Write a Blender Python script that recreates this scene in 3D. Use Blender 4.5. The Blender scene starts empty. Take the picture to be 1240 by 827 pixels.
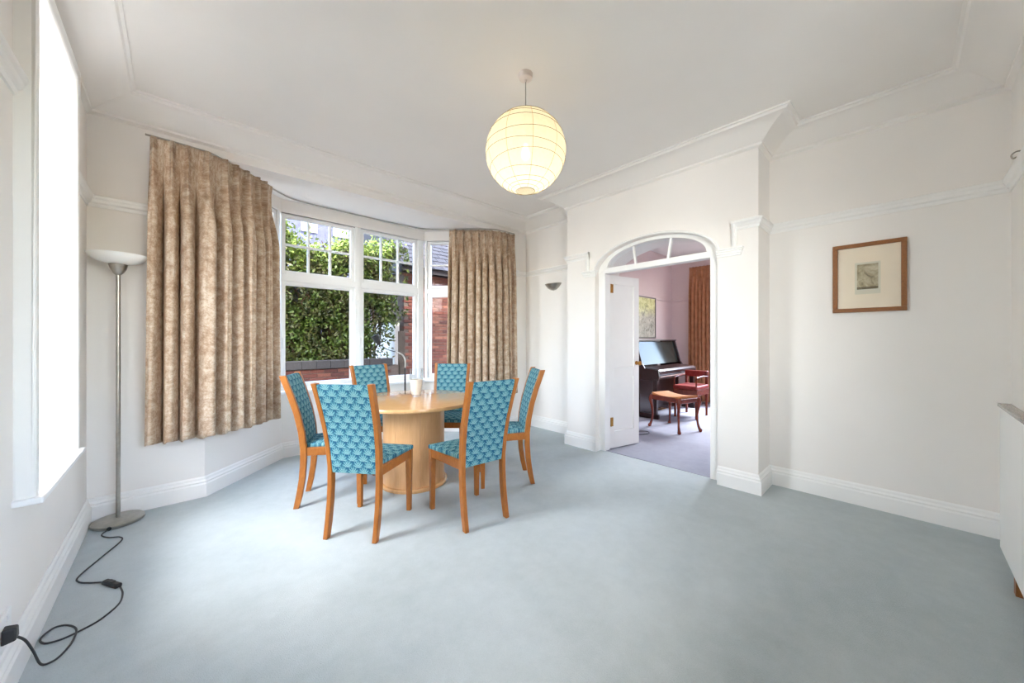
import bpy, bmesh, math, random
import numpy as np
from mathutils import Vector, Matrix
random.seed(7); rng = np.random.default_rng(7)
PI = math.pi
SC = bpy.context.scene
COL = SC.collection

# ------------------------------------------------------------------ camera
CAM_H, YAW, F = 1.25, math.radians(42.8), 440.0
cd = bpy.data.cameras.new('camera'); cam = bpy.data.objects.new('camera', cd); COL.objects.link(cam)
cd.sensor_width = 36.0; cd.lens = F / 1240 * 36.0; cd.clip_start = 0.02
cd.shift_y = -2.5 / 1240
cam.location = (0, 0, CAM_H); cam.rotation_euler = (PI/2, 0, -YAW)
SC.camera = cam

# ------------------------------------------------------------------ world, sun, daylight, exposure
w = bpy.data.worlds.new('sky'); SC.world = w; w.use_nodes = True
nt = w.node_tree; bg = nt.nodes['Background']
sky = nt.nodes.new('ShaderNodeTexSky'); sky.sky_type = 'NISHITA'; sky.sun_disc = False
sky.sun_elevation = math.radians(56); sky.sun_rotation = math.radians(190); sky.dust_density = 2.5
nt.links.new(sky.outputs[0], bg.inputs[0]); bg.inputs[1].default_value = 0.70

def sun_lamp():
    l = bpy.data.lights.new('sun', 'SUN'); l.energy = 3.0; l.angle = math.radians(0.6); l.color = (1, .95, .86)
    o = bpy.data.objects.new('sun', l); COL.objects.link(o)
    d = Vector((-0.10, 0.53, -0.85)); o.rotation_euler = d.to_track_quat('-Z', 'Y').to_euler(); o.location = (0, -6, 12)
sun_lamp()

def area(name, loc, direction, sx, sy, energy, color, spread=180):
    l = bpy.data.lights.new(name, 'AREA'); l.shape = 'RECTANGLE'; l.size = sx; l.size_y = sy
    l.energy = energy; l.color = color; l.spread = math.radians(spread)
    o = bpy.data.objects.new(name, l); COL.objects.link(o); o.location = loc
    o.rotation_euler = Vector(direction).to_track_quat('-Z', 'Y').to_euler(); return o
# daylight arriving at the side window of this room and at the window of the music room
area('side_daylight', (-2.1, 3.0, 3.1), (1, -.12, -.48), 4.4, 2.2, 290, (1, .99, .97), 170)
area('rear_fill', (-2.3, -2.2, 2.0), (1, .62, -.03), 2.4, 2.4, 175, (1, .99, .975))  # added fill lamp outside the added rear window, evens out the room light
area('music_daylight', (9.8, 1.5, 4.3), (-1, 0, -.72), 2.4, 2.0, 620, (.93, .95, 1))

vs = SC.view_settings
vs.view_transform = 'Standard'; vs.look = 'None'; vs.gamma = 1.0; vs.use_curve_mapping = False
vs.exposure = 1.87
SC.cycles.use_denoising = True
SC.cycles.max_bounces = 14; SC.cycles.diffuse_bounces = 8; SC.cycles.transparent_max_bounces = 16
SC.cycles.sample_clamp_indirect = 6.0

# ------------------------------------------------------------------ materials
def s2l(c):
    return tuple((x/255/12.92 if x/255 <= .04045 else ((x/255+.055)/1.055)**2.4) for x in c)
def rgba(c): return (*s2l(c), 1)
class NB:
    def __init__(s, name):
        s.m = bpy.data.materials.new(name); s.m.use_nodes = True; s.t = s.m.node_tree
        s.b = s.t.nodes['Principled BSDF']; s.out = s.t.nodes['Material Output']
    def n(s, typ, **kw):
        x = s.t.nodes.new(typ)
        for k, v in kw.items(): setattr(x, k, v)
        return x
    def l(s, a, b): s.t.links.new(a, b)
    def math(s, op, a, b=None, clamp=False):
        x = s.n('ShaderNodeMath', operation=op, use_clamp=clamp)
        for i, v in enumerate((a, b)):
            if v is None: continue
            if hasattr(v, 'links'): s.l(v, x.inputs[i])
            else: x.inputs[i].default_value = v
        return x.outputs[0]
    def ramp(s, fac, stops):
        r = s.n('ShaderNodeValToRGB'); e = r.color_ramp.elements
        while len(e) < len(stops): e.new(.5)
        for i, (p, c) in enumerate(stops): e[i].position = p; e[i].color = rgba(c)
        s.l(fac, r.inputs[0]); return r.outputs[0]
    def noise(s, vec, scale, detail=4, rough=.55, dist=0):
        x = s.n('ShaderNodeTexNoise'); x.inputs['Scale'].default_value = scale; x.inputs['Detail'].default_value = detail
        x.inputs['Roughness'].default_value = rough; x.inputs['Distortion'].default_value = dist
        if vec is not None: s.l(vec, x.inputs['Vector'])
        return x.outputs['Fac']
    def coord(s, which='Object', scale=None, rot=None):
        c = s.n('ShaderNodeTexCoord').outputs[which]
        if scale or rot:
            m = s.n('ShaderNodeMapping')
            if scale: m.inputs['Scale'].default_value = scale
            if rot: m.inputs['Rotation'].default_value = rot
            s.l(c, m.inputs['Vector']); c = m.outputs[0]
        return c
    def bump(s, h, strength, dist=.01):
        b = s.n('ShaderNodeBump'); b.inputs['Strength'].default_value = strength; b.inputs['Distance'].default_value = dist
        s.l(h, b.inputs['Height']); s.l(b.outputs[0], s.b.inputs['Normal'])
    def base(s, v):
        if hasattr(v, 'links'): s.l(v, s.b.inputs['Base Color'])
        else: s.b.inputs['Base Color'].default_value = rgba(v)
    def set(s, rough=None, metal=None, spec=None):
        if rough is not None: s.b.inputs['Roughness'].default_value = rough
        if metal is not None: s.b.inputs['Metallic'].default_value = metal
        if spec is not None: s.b.inputs['Specular IOR Level'].default_value = spec

def plain(name, c, rough=.5, metal=0, var=6, scale=8, bump=0, bscale=60, spec=None):
    q = NB(name); co = q.coord()
    lo = tuple(max(0, x-var) for x in c); hi = tuple(min(255, x+var) for x in c)
    q.base(q.ramp(q.noise(co, scale, 3), [(.3, lo), (.7, hi)])); q.set(rough, metal, spec)
    if bump: q.bump(q.noise(co, bscale, 3), bump, .004)
    return q.m
def wood(name, c1, c2, scale=(3, 3, 30), rough=.35, spec=.5, n=6):
    q = NB(name); co = q.coord('Object', scale)
    q.base(q.ramp(q.noise(co, n, 6, .65, 1.2), [(.25, c1), (.75, c2)])); q.set(rough, 0, spec)
    q.bump(q.noise(co, n*4, 3), .06, .002); return q.m
def brick_mat(name, cs):
    q = NB(name)
    oi = q.n('ShaderNodeObjectInfo').outputs['Random']
    base = q.ramp(oi, [(i/(len(cs)-1), c) for i, c in enumerate(cs)])
    n = q.noise(q.coord('Object'), 40, 5, .7)
    mx = q.n('ShaderNodeMix', data_type='RGBA', blend_type='MULTIPLY'); mx.inputs[0].default_value = .55
    q.l(base, mx.inputs[6]); q.l(q.ramp(n, [(.25, (120, 110, 105)), (.75, (255, 250, 245))]), mx.inputs[7])
    q.base(mx.outputs[2]); q.set(.85); q.bump(n, .4, .006); return q.m
def glass_mat(name, tint=(1, 1, 1), refl=.5):
    q = NB(name); t = q.t; t.nodes.remove(q.b)
    tr = q.n('ShaderNodeBsdfTransparent'); tr.inputs[0].default_value = (*tint, 1)
    gl = q.n('ShaderNodeBsdfGlossy'); gl.inputs['Roughness'].default_value = .01
    fr = q.n('ShaderNodeFresnel'); fr.inputs[0].default_value = 1.45
    mx = q.n('ShaderNodeMixShader'); q.l(q.math('MULTIPLY', fr.outputs[0], refl), mx.inputs[0])
    q.l(tr.outputs[0], mx.inputs[1]); q.l(gl.outputs[0], mx.inputs[2]); q.l(mx.outputs[0], q.out.inputs[0]); return q.m

M = {}
M['wall'] = plain('white_wall_paint', (238, 234, 229), .75, var=2, scale=1.5, bump=.05, bscale=120, spec=.2)
M['ceil'] = plain('ceiling_paint', (238, 234, 229), .85, var=2, scale=1.2, spec=.15)
M['trim'] = plain('white_gloss_trim', (240, 239, 236), .38, var=2, scale=3)
M['pvc'] = plain('white_window_frame', (242, 243, 243), .3, var=2, scale=4)
M['pink'] = plain('pale_pink_wall', (224, 207, 203), .75, var=3, scale=1.5, spec=.2)
def carpet(name, a, b):
    q = NB(name); co = q.coord()
    big = q.noise(co, .9, 4, .6, .4); fine = q.noise(co, 260, 2, .7); mid = q.noise(co, 14, 4, .7)
    v = q.math('ADD', q.math('MULTIPLY', big, .55), q.math('ADD', q.math('MULTIPLY', fine, .25), q.math('MULTIPLY', mid, .20)))
    q.base(q.ramp(v, [(.34, a), (.66, b)])); q.set(.95, 0, .05); q.bump(fine, .5, .006); return q.m
M['carpet'] = carpet('blue_grey_carpet', (170, 180, 182), (197, 205, 207))
M['carpet2'] = carpet('lavender_grey_carpet', (146, 148, 160), (172, 174, 186))
M['chairwood'] = wood('cherry_chair_wood', (144, 82, 30), (180, 112, 46), (6, 6, 2), .32)
M['beech'] = wood('pale_beech_veneer', (212, 160, 106), (228, 180, 126), (1.2, 10, 1.2), .10, .6)
M['beechv'] = wood('pale_beech_pedestal', (210, 158, 106), (226, 178, 128), (8, 8, .8), .28, .5)
M['redwood'] = wood('red_mahogany', (84, 28, 18), (128, 50, 30), (5, 5, 2), .25)
M['piano'] = wood('dark_mahogany_gloss', (30, 14, 13), (50, 22, 19), (2, 4, 4), .28, .4)
M['frame'] = wood('brown_frame_wood', (118, 72, 32), (158, 100, 48), (12, 12, 12), .4)
M['steel'] = plain('brushed_nickel', (176, 172, 164), .32, 1, var=8, scale=30)
M['brass'] = plain('aged_brass', (186, 140, 74), .3, 1, var=10, scale=20)
M['black'] = plain('black_plastic', (34, 35, 36), .45, var=4, scale=20)
M['cable'] = plain('dark_cable', (52, 54, 55), .5, var=4, scale=20)
M['plate'] = plain('white_socket_plastic', (236, 236, 233), .35, var=2)
M['glass'] = glass_mat('window_glass', (.97, .98, .98), .12)
M['glass2'] = glass_mat('drinking_glass', (.985, .99, .99), .35)
M['mat_board'] = plain('cream_mount_board', (246, 228, 206), .8, var=3, scale=6)
M['redseat'] = plain('dark_red_leather', (138, 34, 28), .4, var=12, scale=20, bump=.1)
M['cane'] = plain('tan_cane_seat', (196, 128, 72), .6, var=16, scale=90, bump=.4, bscale=200)
M['slate'] = brick_mat('slate_roof', [(44, 45, 54), (57, 58, 67), (39, 40, 49), (65, 66, 75)])
M['brick'] = brick_mat('red_brick', [(96, 50, 40), (114, 62, 48), (82, 44, 38), (124, 76, 58), (102, 54, 44), (150, 98, 78)])
M['coping'] = brick_mat('blue_grey_coping', [(56, 53, 54), (68, 64, 62), (48, 46, 49)])
M['mortar'] = plain('dark_mortar', (92, 80, 72), .9, var=10, scale=30)
M['fascia'] = plain('dark_fascia_board', (46, 42, 44), .6)
M['render'] = plain('white_render', (232, 232, 228), .8, var=4, scale=3)
M['farbrick'] = plain('far_terracotta_brick', (150, 96, 76), .85, var=16, scale=14)
M['lilac'] = plain('far_grey_slate', (66, 68, 88), .8, var=12, scale=6)
M['darkwood'] = plain('dark_timber', (62, 52, 42), .85, var=12, scale=12)
M['earth'] = plain('garden_gravel', (120, 112, 100), .95, var=18, scale=14)
M['granite'] = plain('speckled_granite', (150, 142, 134), .25, var=60, scale=120)
M['twig'] = plain('brown_twig', (88, 66, 44), .9, var=14, scale=30)

def opal():
    q = NB('opal_glass'); q.base(q.ramp(q.noise(q.coord(), 5), [(.3, (238, 238, 234)), (.7, (246, 246, 243))])); q.set(.25)
    q.b.inputs['Transmission Weight'].default_value = 0.0
    q.b.inputs['Subsurface Weight'].default_value = .3; q.b.inputs['Subsurface Radius'].default_value = (.03, .03, .03); return q.m
M['opal'] = opal()
def paper():
    q = NB('rice_paper_shade'); q.t.nodes.remove(q.b); co = q.coord()
    c = q.ramp(q.noise(co, 40, 5, .7), [(.3, (236, 227, 200)), (.7, (244, 237, 212))])
    tl = q.n('ShaderNodeBsdfTranslucent'); df = q.n('ShaderNodeBsdfDiffuse'); tp = q.n('ShaderNodeBsdfTransparent')
    tp.inputs[0].default_value = (1, .95, .82, 1)
    q.l(c, tl.inputs[0]); q.l(c, df.inputs[0])
    m1 = q.n('ShaderNodeMixShader'); m1.inputs[0].default_value = .68; q.l(df.outputs[0], m1.inputs[1]); q.l(tl.outputs[0], m1.inputs[2])
    m2 = q.n('ShaderNodeMixShader'); m2.inputs[0].default_value = .10; q.l(m1.outputs[0], m2.inputs[1]); q.l(tp.outputs[0], m2.inputs[2])
    q.l(m2.outputs[0], q.out.inputs[0]); return q.m
M['paper'] = paper()
M['seam'] = plain('paper_overlap_seam', (214, 160, 104), .9, var=3)
M['hoop'] = plain('bamboo_hoop', (128, 108, 66), .8, var=6)
def bulb():
    q = NB('lit_bulb'); q.b.inputs['Emission Color'].default_value = (1, .86, .62, 1); q.b.inputs['Emission Strength'].default_value = 3
    q.base(q.ramp(q.noise(q.coord(), 3), [(0, (255, 250, 240)), (1, (255, 252, 244))])); return q.m
M['bulb'] = bulb()

def fabric():
    q = NB('teal_fan_upholstery'); uv = q.coord('UV')
    sep = q.n('ShaderNodeSeparateXYZ'); q.l(uv, sep.inputs[0])
    u = q.math('DIVIDE', sep.outputs[0], .072); v = q.math('DIVIDE', sep.outputs[1], .084)
    fine = q.noise(uv, 330, 2, .6)
    def cell(off):
        a = q.math('SUBTRACT', q.math('FRACT', q.math('ADD', u, off)), .5)
        b = q.math('MULTIPLY', q.math('FRACT', q.math('ADD', v, off)), .86)
        d = q.math('SQRT', q.math('ADD', q.math('MULTIPLY', a, a), q.math('MULTIPLY', b, b)))
        ang = q.math('ARCTAN2', b, a)
        rays = q.math('MULTIPLY', q.math('ADD', q.math('SINE', q.math('MULTIPLY', ang, 14.0)), .75), .62, True)
        beads = q.math('MULTIPLY', q.math('ADD', q.math('SINE', q.math('MULTIPLY', d, 62.0)), 1.2), .46, True)
        inside = q.math('LESS_THAN', d, .53)
        edge = q.math('MULTIPLY', q.math('POWER', q.math('MULTIPLY', d, 1.95, True), 3.0), .55)
        f = q.math('ADD', q.math('MULTIPLY', q.math('MULTIPLY', rays, beads), 1.05), edge, True)
        return inside, f
    ia, fa = cell(0.0); ib, fb = cell(.5)
    g = q.math('ADD', q.math('MULTIPLY', ib, fb), q.math('MULTIPLY', q.math('SUBTRACT', 1.0, ib), .85))
    f = q.math('ADD', q.math('MULTIPLY', ia, fa), q.math('MULTIPLY', q.math('SUBTRACT', 1.0, ia), g))
    f = q.math('ADD', f, q.math('MULTIPLY', q.math('SUBTRACT', fine, .5), .9), True)
    q.base(q.ramp(f, [(0.0, (148, 186, 182)), (.35, (92, 150, 158)), (.75, (44, 102, 126)), (1.0, (22, 70, 100))]))
    q.set(.8, 0, .2); q.bump(fine, .25, .002); return q.m
M['fabric'] = fabric()
def damask():
    q = NB('beige_damask_curtain'); uv = q.coord('UV')
    n1 = q.noise(uv, 15, 9, .80, .25); n2 = q.noise(uv, 80, 5, .8); n3 = q.noise(uv, 3, 2, .5)
    v = q.math('ADD', q.math('MULTIPLY', n1, .62), q.math('ADD', q.math('MULTIPLY', n2, .26), q.math('MULTIPLY', n3, .12)))
    q.base(q.ramp(v, [(.40, (150, 122, 98)), (.46, (170, 143, 118)), (.52, (192, 170, 147)), (.60, (212, 199, 180))]))
    q.set(.62, 0, .35); q.bump(n2, .15, .002); return q.m
M['damask'] = damask()
M['rust'] = plain('rust_brown_curtain', (178, 122, 84), .7, var=14, scale=10)
def leaf_mat(name, cs):
    q = NB(name); n = q.noise(q.coord(), 3.5, 6, .8)
    q.base(q.ramp(n, [(.3+.4*i/(len(cs)-1), c) for i, c in enumerate(cs)])); q.set(.5, 0, .35)
    q.b.inputs['Subsurface Weight'].default_value = 0; return q.m
M['leaf'] = leaf_mat('hedge_leaf', [(26, 40, 15), (50, 70, 25), (64, 57, 31), (78, 98, 34), (38, 54, 20), (102, 120, 46)])
M['leaf2'] = leaf_mat('pale_hedge_leaf', [(88, 116, 46), (130, 148, 70), (108, 132, 54), (164, 164, 92)])

# ------------------------------------------------------------------ mesh helpers
WL = {}          # world location of each built object (unrotated parents)
class MB:
    def __init__(s): s.v = []; s.f = []; s.uv = {}
    def add(s, vs, fs):
        o = len(s.v); s.v += [tuple(map(float, p)) for p in vs]; s.f += [tuple(i+o for i in f) for f in fs]; return s
    def box(s, x0, x1, y0, y1, z0, z1):
        return s.add([(x, y, z) for z in (z0, z1) for y in (y0, y1) for x in (x0, x1)],
                     [(0, 2, 3, 1), (4, 5, 7, 6), (0, 1, 5, 4), (2, 6, 7, 3), (0, 4, 6, 2), (1, 3, 7, 5)])
    def obox(s, o, d, n, a0, a1, b0, b1, z0, z1):      # box along plan direction d, depth n
        P = lambda a, b, z: (o[0]+d[0]*a+n[0]*b, o[1]+d[1]*a+n[1]*b, z)
        return s.add([P(a, b, z) for z in (z0, z1) for b in (b0, b1) for a in (a0, a1)],
                     [(0, 2, 3, 1), (4, 5, 7, 6), (0, 1, 5, 4), (2, 6, 7, 3), (0, 4, 6, 2), (1, 3, 7, 5)])
    def loft(s, rings, closed=True, caps=True):
        n = len(rings[0]); vs = [p for r in rings for p in r]; fs = []
        for i in range(len(rings)-1):
            for j in range(n if closed else n-1):
                k = (j+1) % n; fs.append((i*n+j, i*n+k, (i+1)*n+k, (i+1)*n+j))
        if caps and closed: fs.append(tuple(range(n-1, -1, -1))); fs.append(tuple((len(rings)-1)*n+j for j in range(n)))
        return s.add(vs, fs)
    def tube(s, pts, r, seg=8):
        P = [Vector(p) for p in pts]; rings = []; N = None
        for i, p in enumerate(P):
            t = (P[min(i+1, len(P)-1)]-P[max(i-1, 0)]).normalized()
            if N is None:
                N = t.orthogonal().normalized()
            N = (N - t*N.dot(t)).normalized(); B = t.cross(N)
            rr = r[i] if isinstance(r, (list, tuple)) else r
            rings.append([p + (N*math.cos(2*PI*j/seg)+B*math.sin(2*PI*j/seg))*rr for j in range(seg)])
        return s.loft(rings)
    def lathe(s, prof, c=(0, 0), seg=32, arc=2*PI, a0=0):
        full = abs(arc-2*PI) < 1e-6; n = seg if full else seg+1
        rings = [[(c[0]+r*math.cos(a0+arc*j/seg), c[1]+r*math.sin(a0+arc*j/seg), z) for j in range(n)] for r, z in prof]
        return s.loft(rings, full, False)
    def sweep(s, path, prof, closed=False):            # prof: (offset to the left of path, z), mitred
        P = [Vector(p) for p in path]; n = len(P); rings = []
        for i in range(n):
            a = P[i-1] if (closed or i > 0) else None; b = P[(i+1) % n] if (closed or i < n-1) else None
            def nl(p, q): t = (q-p).normalized(); return Vector((-t.y, t.x))
            if a is None: m = nl(P[i], b)
            elif b is None: m = nl(a, P[i])
            else:
                n1, n2 = nl(a, P[i]), nl(P[i], b); m = (n1+n2); m = m / max(m.length_squared/2, .2)
            rings.append([(P[i].x+m.x*o, P[i].y+m.y*o, z) for o, z in prof])
        if closed: rings.append(rings[0])
        return s.loft(rings, True, not closed)
    def build(s, name, mat, parent=None, smooth=False, bevel=0, seg=2, origin=None, angle=40):
        vs = np.array(s.v); base = WL[parent.name] if parent else None
        if origin is None:
            lo, hi = vs.min(0), vs.max(0); origin = ((lo[0]+hi[0])/2, (lo[1]+hi[1])/2, lo[2])
        origin = np.array(origin, float)
        me = bpy.data.meshes.new(name); me.from_pydata((vs-origin).tolist(), [], s.f)
        bm = bmesh.new(); bm.from_mesh(me); bmesh.ops.remove_doubles(bm, verts=bm.verts, dist=1e-6)
        bmesh.ops.recalc_face_normals(bm, faces=bm.faces); bm.to_mesh(me); bm.free()
        me.materials.append(mat)
        if smooth:
            me.shade_smooth(); me.set_sharp_from_angle(angle=math.radians(angle))
        o = bpy.data.objects.new(name, me); COL.objects.link(o)
        if parent: o.parent = parent; o.location = origin-base
        else: o.location = origin
        WL[o.name] = origin
        if bevel:
            b = o.modifiers.new('bevel', 'BEVEL'); b.width = bevel; b.segments = seg; b.limit_method = 'ANGLE'; b.angle_limit = math.radians(35)
        return o
def tag(o, label, cat, group=None):
    o['label'] = label; o['category'] = cat
    if group: o['group'] = group
    return o
def thing(name, label, cat, loc=(0, 0, 0), group=None):
    o = bpy.data.objects.new(name, None); COL.objects.link(o); o.location = loc; o.empty_display_size = .1
    WL[o.name] = np.array(loc, float); return tag(o, label, cat, group)
def struct(o): o['kind'] = 'structure'; return o
def smooth_path(pts, n=12):                           # Catmull-Rom
    P = [Vector(p) for p in pts]; out = []
    for i in range(len(P)-1):
        p0, p1, p2, p3 = P[max(i-1, 0)], P[i], P[i+1], P[min(i+2, len(P)-1)]
        for k in range(n):
            t = k/n; out.append(.5*((2*p1)+(p2-p0)*t+(2*p0-5*p1+4*p2-p3)*t*t+(3*p1-p0-3*p2+p3)*t**3))
    return out+[P[-1]]
def copy_tree(o, parent=None):
    c = o.copy(); COL.objects.link(c)
    if parent: c.parent = parent
    for ch in list(o.children): copy_tree(ch, c)
    return c

# ------------------------------------------------------------------ room shell
XL, XR, YB, YN, ZC = -.447, 3.80, 3.80, -.45, 2.95
XA, YA0, YA1 = 3.45, .80, 2.745                      # arch wall front and its ends
OY0, OY1 = 1.10, 2.356                               # arched opening
XM = 3.95                                            # music room face of the dividing wall
BX0, BX1, BY = .82, 2.50, 4.47                       # bay front
SX0, SX1 = .17, 3.15                                 # where the splays meet the back wall
ZB = 2.735                                           # bay soffit

m = MB(); m.add([(x, y, z) for z in (0, -.12) for x, y in ((XL-.2, YN-.2), (XM-.02, YN-.2), (XM-.02, 1.09), (XM-.4, 1.09), (XM-.4, 2.37), (XM-.02, 2.37), (XM-.02, YB+.9), (XL-.2, YB+.9))],
      [(0, 1, 2, 3, 4, 5, 6, 7), (15, 14, 13, 12, 11, 10, 9, 8)]+[(i, i+8, (i+1) % 8+8, (i+1) % 8) for i in range(8)]); struct(m.build('floor', M['carpet']))
m = MB(); m.box(XM-.4, XM, 1.09, 2.37, -.12, 0); m.box(XM, 7.8, YN-.4, 3.5, -.12, 0); struct(m.build('floor', M['carpet2']))
m = MB(); m.box(XL-.25, 7.85, YN-.3, YB+.1, ZC, ZC+.15); struct(m.build('ceiling', M['ceil']))
m = MB(); m.box(SX0-.2, SX1+.2, YB+.119, BY+.25, ZB, ZB+.30); struct(m.build('ceiling_bay', M['ceil']))

# left wall with the window opening
WY0, WY1, WZ0, WZ1 = 2.32, 3.085, .62, 2.68
m = MB(); T = .25
m.box(XL-T, XL, YN-.2, WY0, 0, ZC); m.box(XL-T, XL, WY1, YB+.2, 0, ZC)
m.box(XL-T, XL, WY0, WY1, 0, WZ0); m.box(XL-T, XL, WY0, WY1, WZ1, ZC); struct(m.build('wall_left', M['wall']))
NX0, NX1, NZ0, NZ1 = .15, 1.55, .95, 2.62  # opening for the added rear window
m = MB(); m.box(XL-.2, NX0, YN-.2, YN, 0, ZC); m.box(NX1, XR+.15, YN-.2, YN, 0, ZC); m.box(NX0, NX1, YN-.2, YN, 0, NZ0); m.box(NX0, NX1, YN-.2, YN, NZ1, ZC); struct(m.build('wall_near', M['wall']))
# back wall stubs and the beam over the bay
m = MB(); m.box(XL-.2, SX0, YB, YB+.22, 0, ZC); m.box(SX1, XR+.15, YB, YB+.22, 0, ZC); m.box(SX0, SX1, YB, YB+.12, ZB, ZC)
struct(m.build('wall_back', M['wall']))
# right wall: two recessed lengths
m = MB(); m.box(XR, XM, YN-.2, YA0, 0, ZC); m.box(XR, XM, YA1, YB+.2, 0, ZC); struct(m.build('wall_right', M['wall']))
# arch wall: piers and the arched header, all one thickness
AC, AA, AB, AZ = (OY0+OY1)/2, (OY1-OY0)/2, .285, 1.995
def arch_z(y): t = min(1, abs(y-AC)/AA); return AZ + AB*math.sqrt(max(0, 1-t*t))
m = MB(); m.box(XA, XM, YA0, OY0, 0, ZC); m.box(XA, XM, OY1, YA1, 0, ZC)
ys = [AC+AA*math.cos(PI*i/40) for i in range(41)]
rings = [[(XA, y, ZC), (XA, y, arch_z(y)), (XM, y, arch_z(y)), (XM, y, ZC)] for y in ys]
m.loft(rings); struct(m.build('wall_arch', M['wall']))

# bay: low walls, and lintels over the windows
outer = [(SX1, YB), (BX1, BY), (BX0, BY), (SX0, YB)]
m = MB(); m.sweep(outer, [(0, 0), (0, .68), (-.16, .68), (-.16, 0)]); struct(m.build('wall_bay', M['wall']))
m = MB(); m.sweep(outer, [(0, 2.60), (0, ZB+.02), (-.16, ZB+.02), (-.16, 2.60)]); struct(m.build('wall_bay_lintel', M['wall']))
m = MB(); m.sweep(outer, [(.05, .675), (.05, .70), (.042, .708), (-.14, .708), (-.14, .675)])
struct(m.build('trim_1', M['pvc'], bevel=.004))

# ------------------------------------------------------------------ mouldings
cove = [(0, ZC), (.25, ZC), (.25, ZC-.012), (.235, ZC-.014), (.225, ZC-.028), (.20, ZC-.032), (.16, ZC-.045), (.11, ZC-.07),
        (.07, ZC-.098), (.045, ZC-.115), (.03, ZC-.122), (.028, ZC-.138), (.012, ZC-.145), (0, ZC-.152)]
ring = [(XL, YN), (XR, YN), (XR, YA0), (XA, YA0), (XA, YA1), (XR, YA1), (XR, YB), (XL, YB)]
m = MB(); m.sweep(ring, cove, True); struct(m.build('trim_2', M['ceil'], smooth=True, angle=25))
railp = [(0, 2.165), (.008, 2.165), (.012, 2.185), (.024, 2.195), (.028, 2.212), (.036, 2.222), (.038, 2.236), (.030, 2.242), (0, 2.242)]
m = MB(); m.sweep([(XL, WY0-.055), (XL, YN), (NX0-.05, YN)], railp); m.sweep([(NX1+.05, YN), (XR, YN), (XR, YA0), (XA, YA0), (XA, .99)], railp); struct(m.build('trim_3', M['trim']))
m = MB(); m.sweep([(XA, 2.43), (XA, YA1), (XR, YA1), (XR, YB), (SX1+.02, YB)], railp); struct(m.build('trim_4', M['trim']))
m = MB(); m.sweep([(SX0-.02, YB), (XL, YB), (XL, WY1+.055)], railp); struct(m.build('trim_5', M['trim']))
# stepped rail and impost caps beside the arch
m = MB()
for ya, yb, yc, yd in ((.952, .99, .93, OY0+.005), (2.43, 2.468, OY1-.005, 2.49)):
    m.box(XA-.022, XA, ya, yb, 2.0, 2.242); m.box(XA-.030, XA, ya+.010, yb-.010, 2.0, 2.236)
    for z0, z1, p in ((1.955, 1.972, .014), (1.972, 1.992, .026), (1.992, 2.006, .036), (2.006, 2.022, .046)):
        m.box(XA-p, XA+.01, yc-(p if yc > 2 or True else 0)*.6, yd+(p*.6 if yc > 2 else 0), z0, z1)
struct(m.build('trim_6', M['trim'], bevel=.003))
# skirting
skirt = [(0, 0), (.026, 0), (.026, .100), (.020, .112), (.022, .122), (.012, .134), (.010, .148), (.004, .158), (0, .158)]
m = MB(); m.sweep([(XR, YN), (XR, YA0), (XA, YA0), (XA, OY0-.001)], skirt); struct(m.build('baseboard_right', M['trim']))
m = MB(); m.sweep([(XA+.07, OY1), (XA, OY1), (XA, YA1), (XR, YA1), (XR, YB), (SX1, YB), (BX1, BY), (BX0, BY), (SX0, YB), (XL, YB)], skirt)
struct(m.build('baseboard_back', M['trim']))
m = MB(); m.sweep([(XL, YB), (XL, YN)], skirt); struct(m.build('baseboard_left', M['trim']))
m = MB(); m.sweep([(XL, YN), (XR, YN)], skirt); struct(m.build('baseboard_near', M['trim']))

# ------------------------------------------------------------------ side window in the left wall
w1 = struct(thing('window_1', '', '', (XL, (WY0+WY1)/2, WZ0))); del w1['label'], w1['category']
m = MB()
cw, cp = .055, .055
for (y0, y1, z0, z1) in ((WY0-cw, WY0, WZ0, WZ1+cw), (WY1, WY1+cw, WZ0, WZ1+cw), (WY0-cw, WY1+cw, WZ1, WZ1+cw)):
    m.box(XL-.005, XL+cp, y0, y1, z0, z1)
m.build('casing', M['trim'], w1, bevel=.012, seg=3)
m = MB(); m.box(XL-T+.02, XL+.075, WY0-cw-.015, WY1+cw+.015, WZ0, WZ0+.025); m.build('window_sill', M['pvc'], w1, bevel=.006)
m = MB(); xf = XL-.21
m.box(xf-.04, xf+.03, WY0, WY0+.06, WZ0+.025, WZ1); m.box(xf-.04, xf+.03, WY1-.06, WY1, WZ0+.025, WZ1)
m.box(xf-.04, xf+.03, WY0+.06, WY1-.06, WZ1-.06, WZ1); m.box(xf-.04, xf+.03, WY0+.06, WY1-.06, WZ0+.025, WZ0+.085)
m.box(xf-.04, xf+.03, WY0+.06, WY1-.06, 1.84, 1.92); m.build('frame', M['pvc'], w1, bevel=.004)
for z0, z1 in ((WZ0+.085, 1.84), (1.92, WZ1-.06)):
    m = MB(); m.box(xf-.006, xf, WY0+.06, WY1-.06, z0, z1); m.build('pane', M['glass'], w1)

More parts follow.
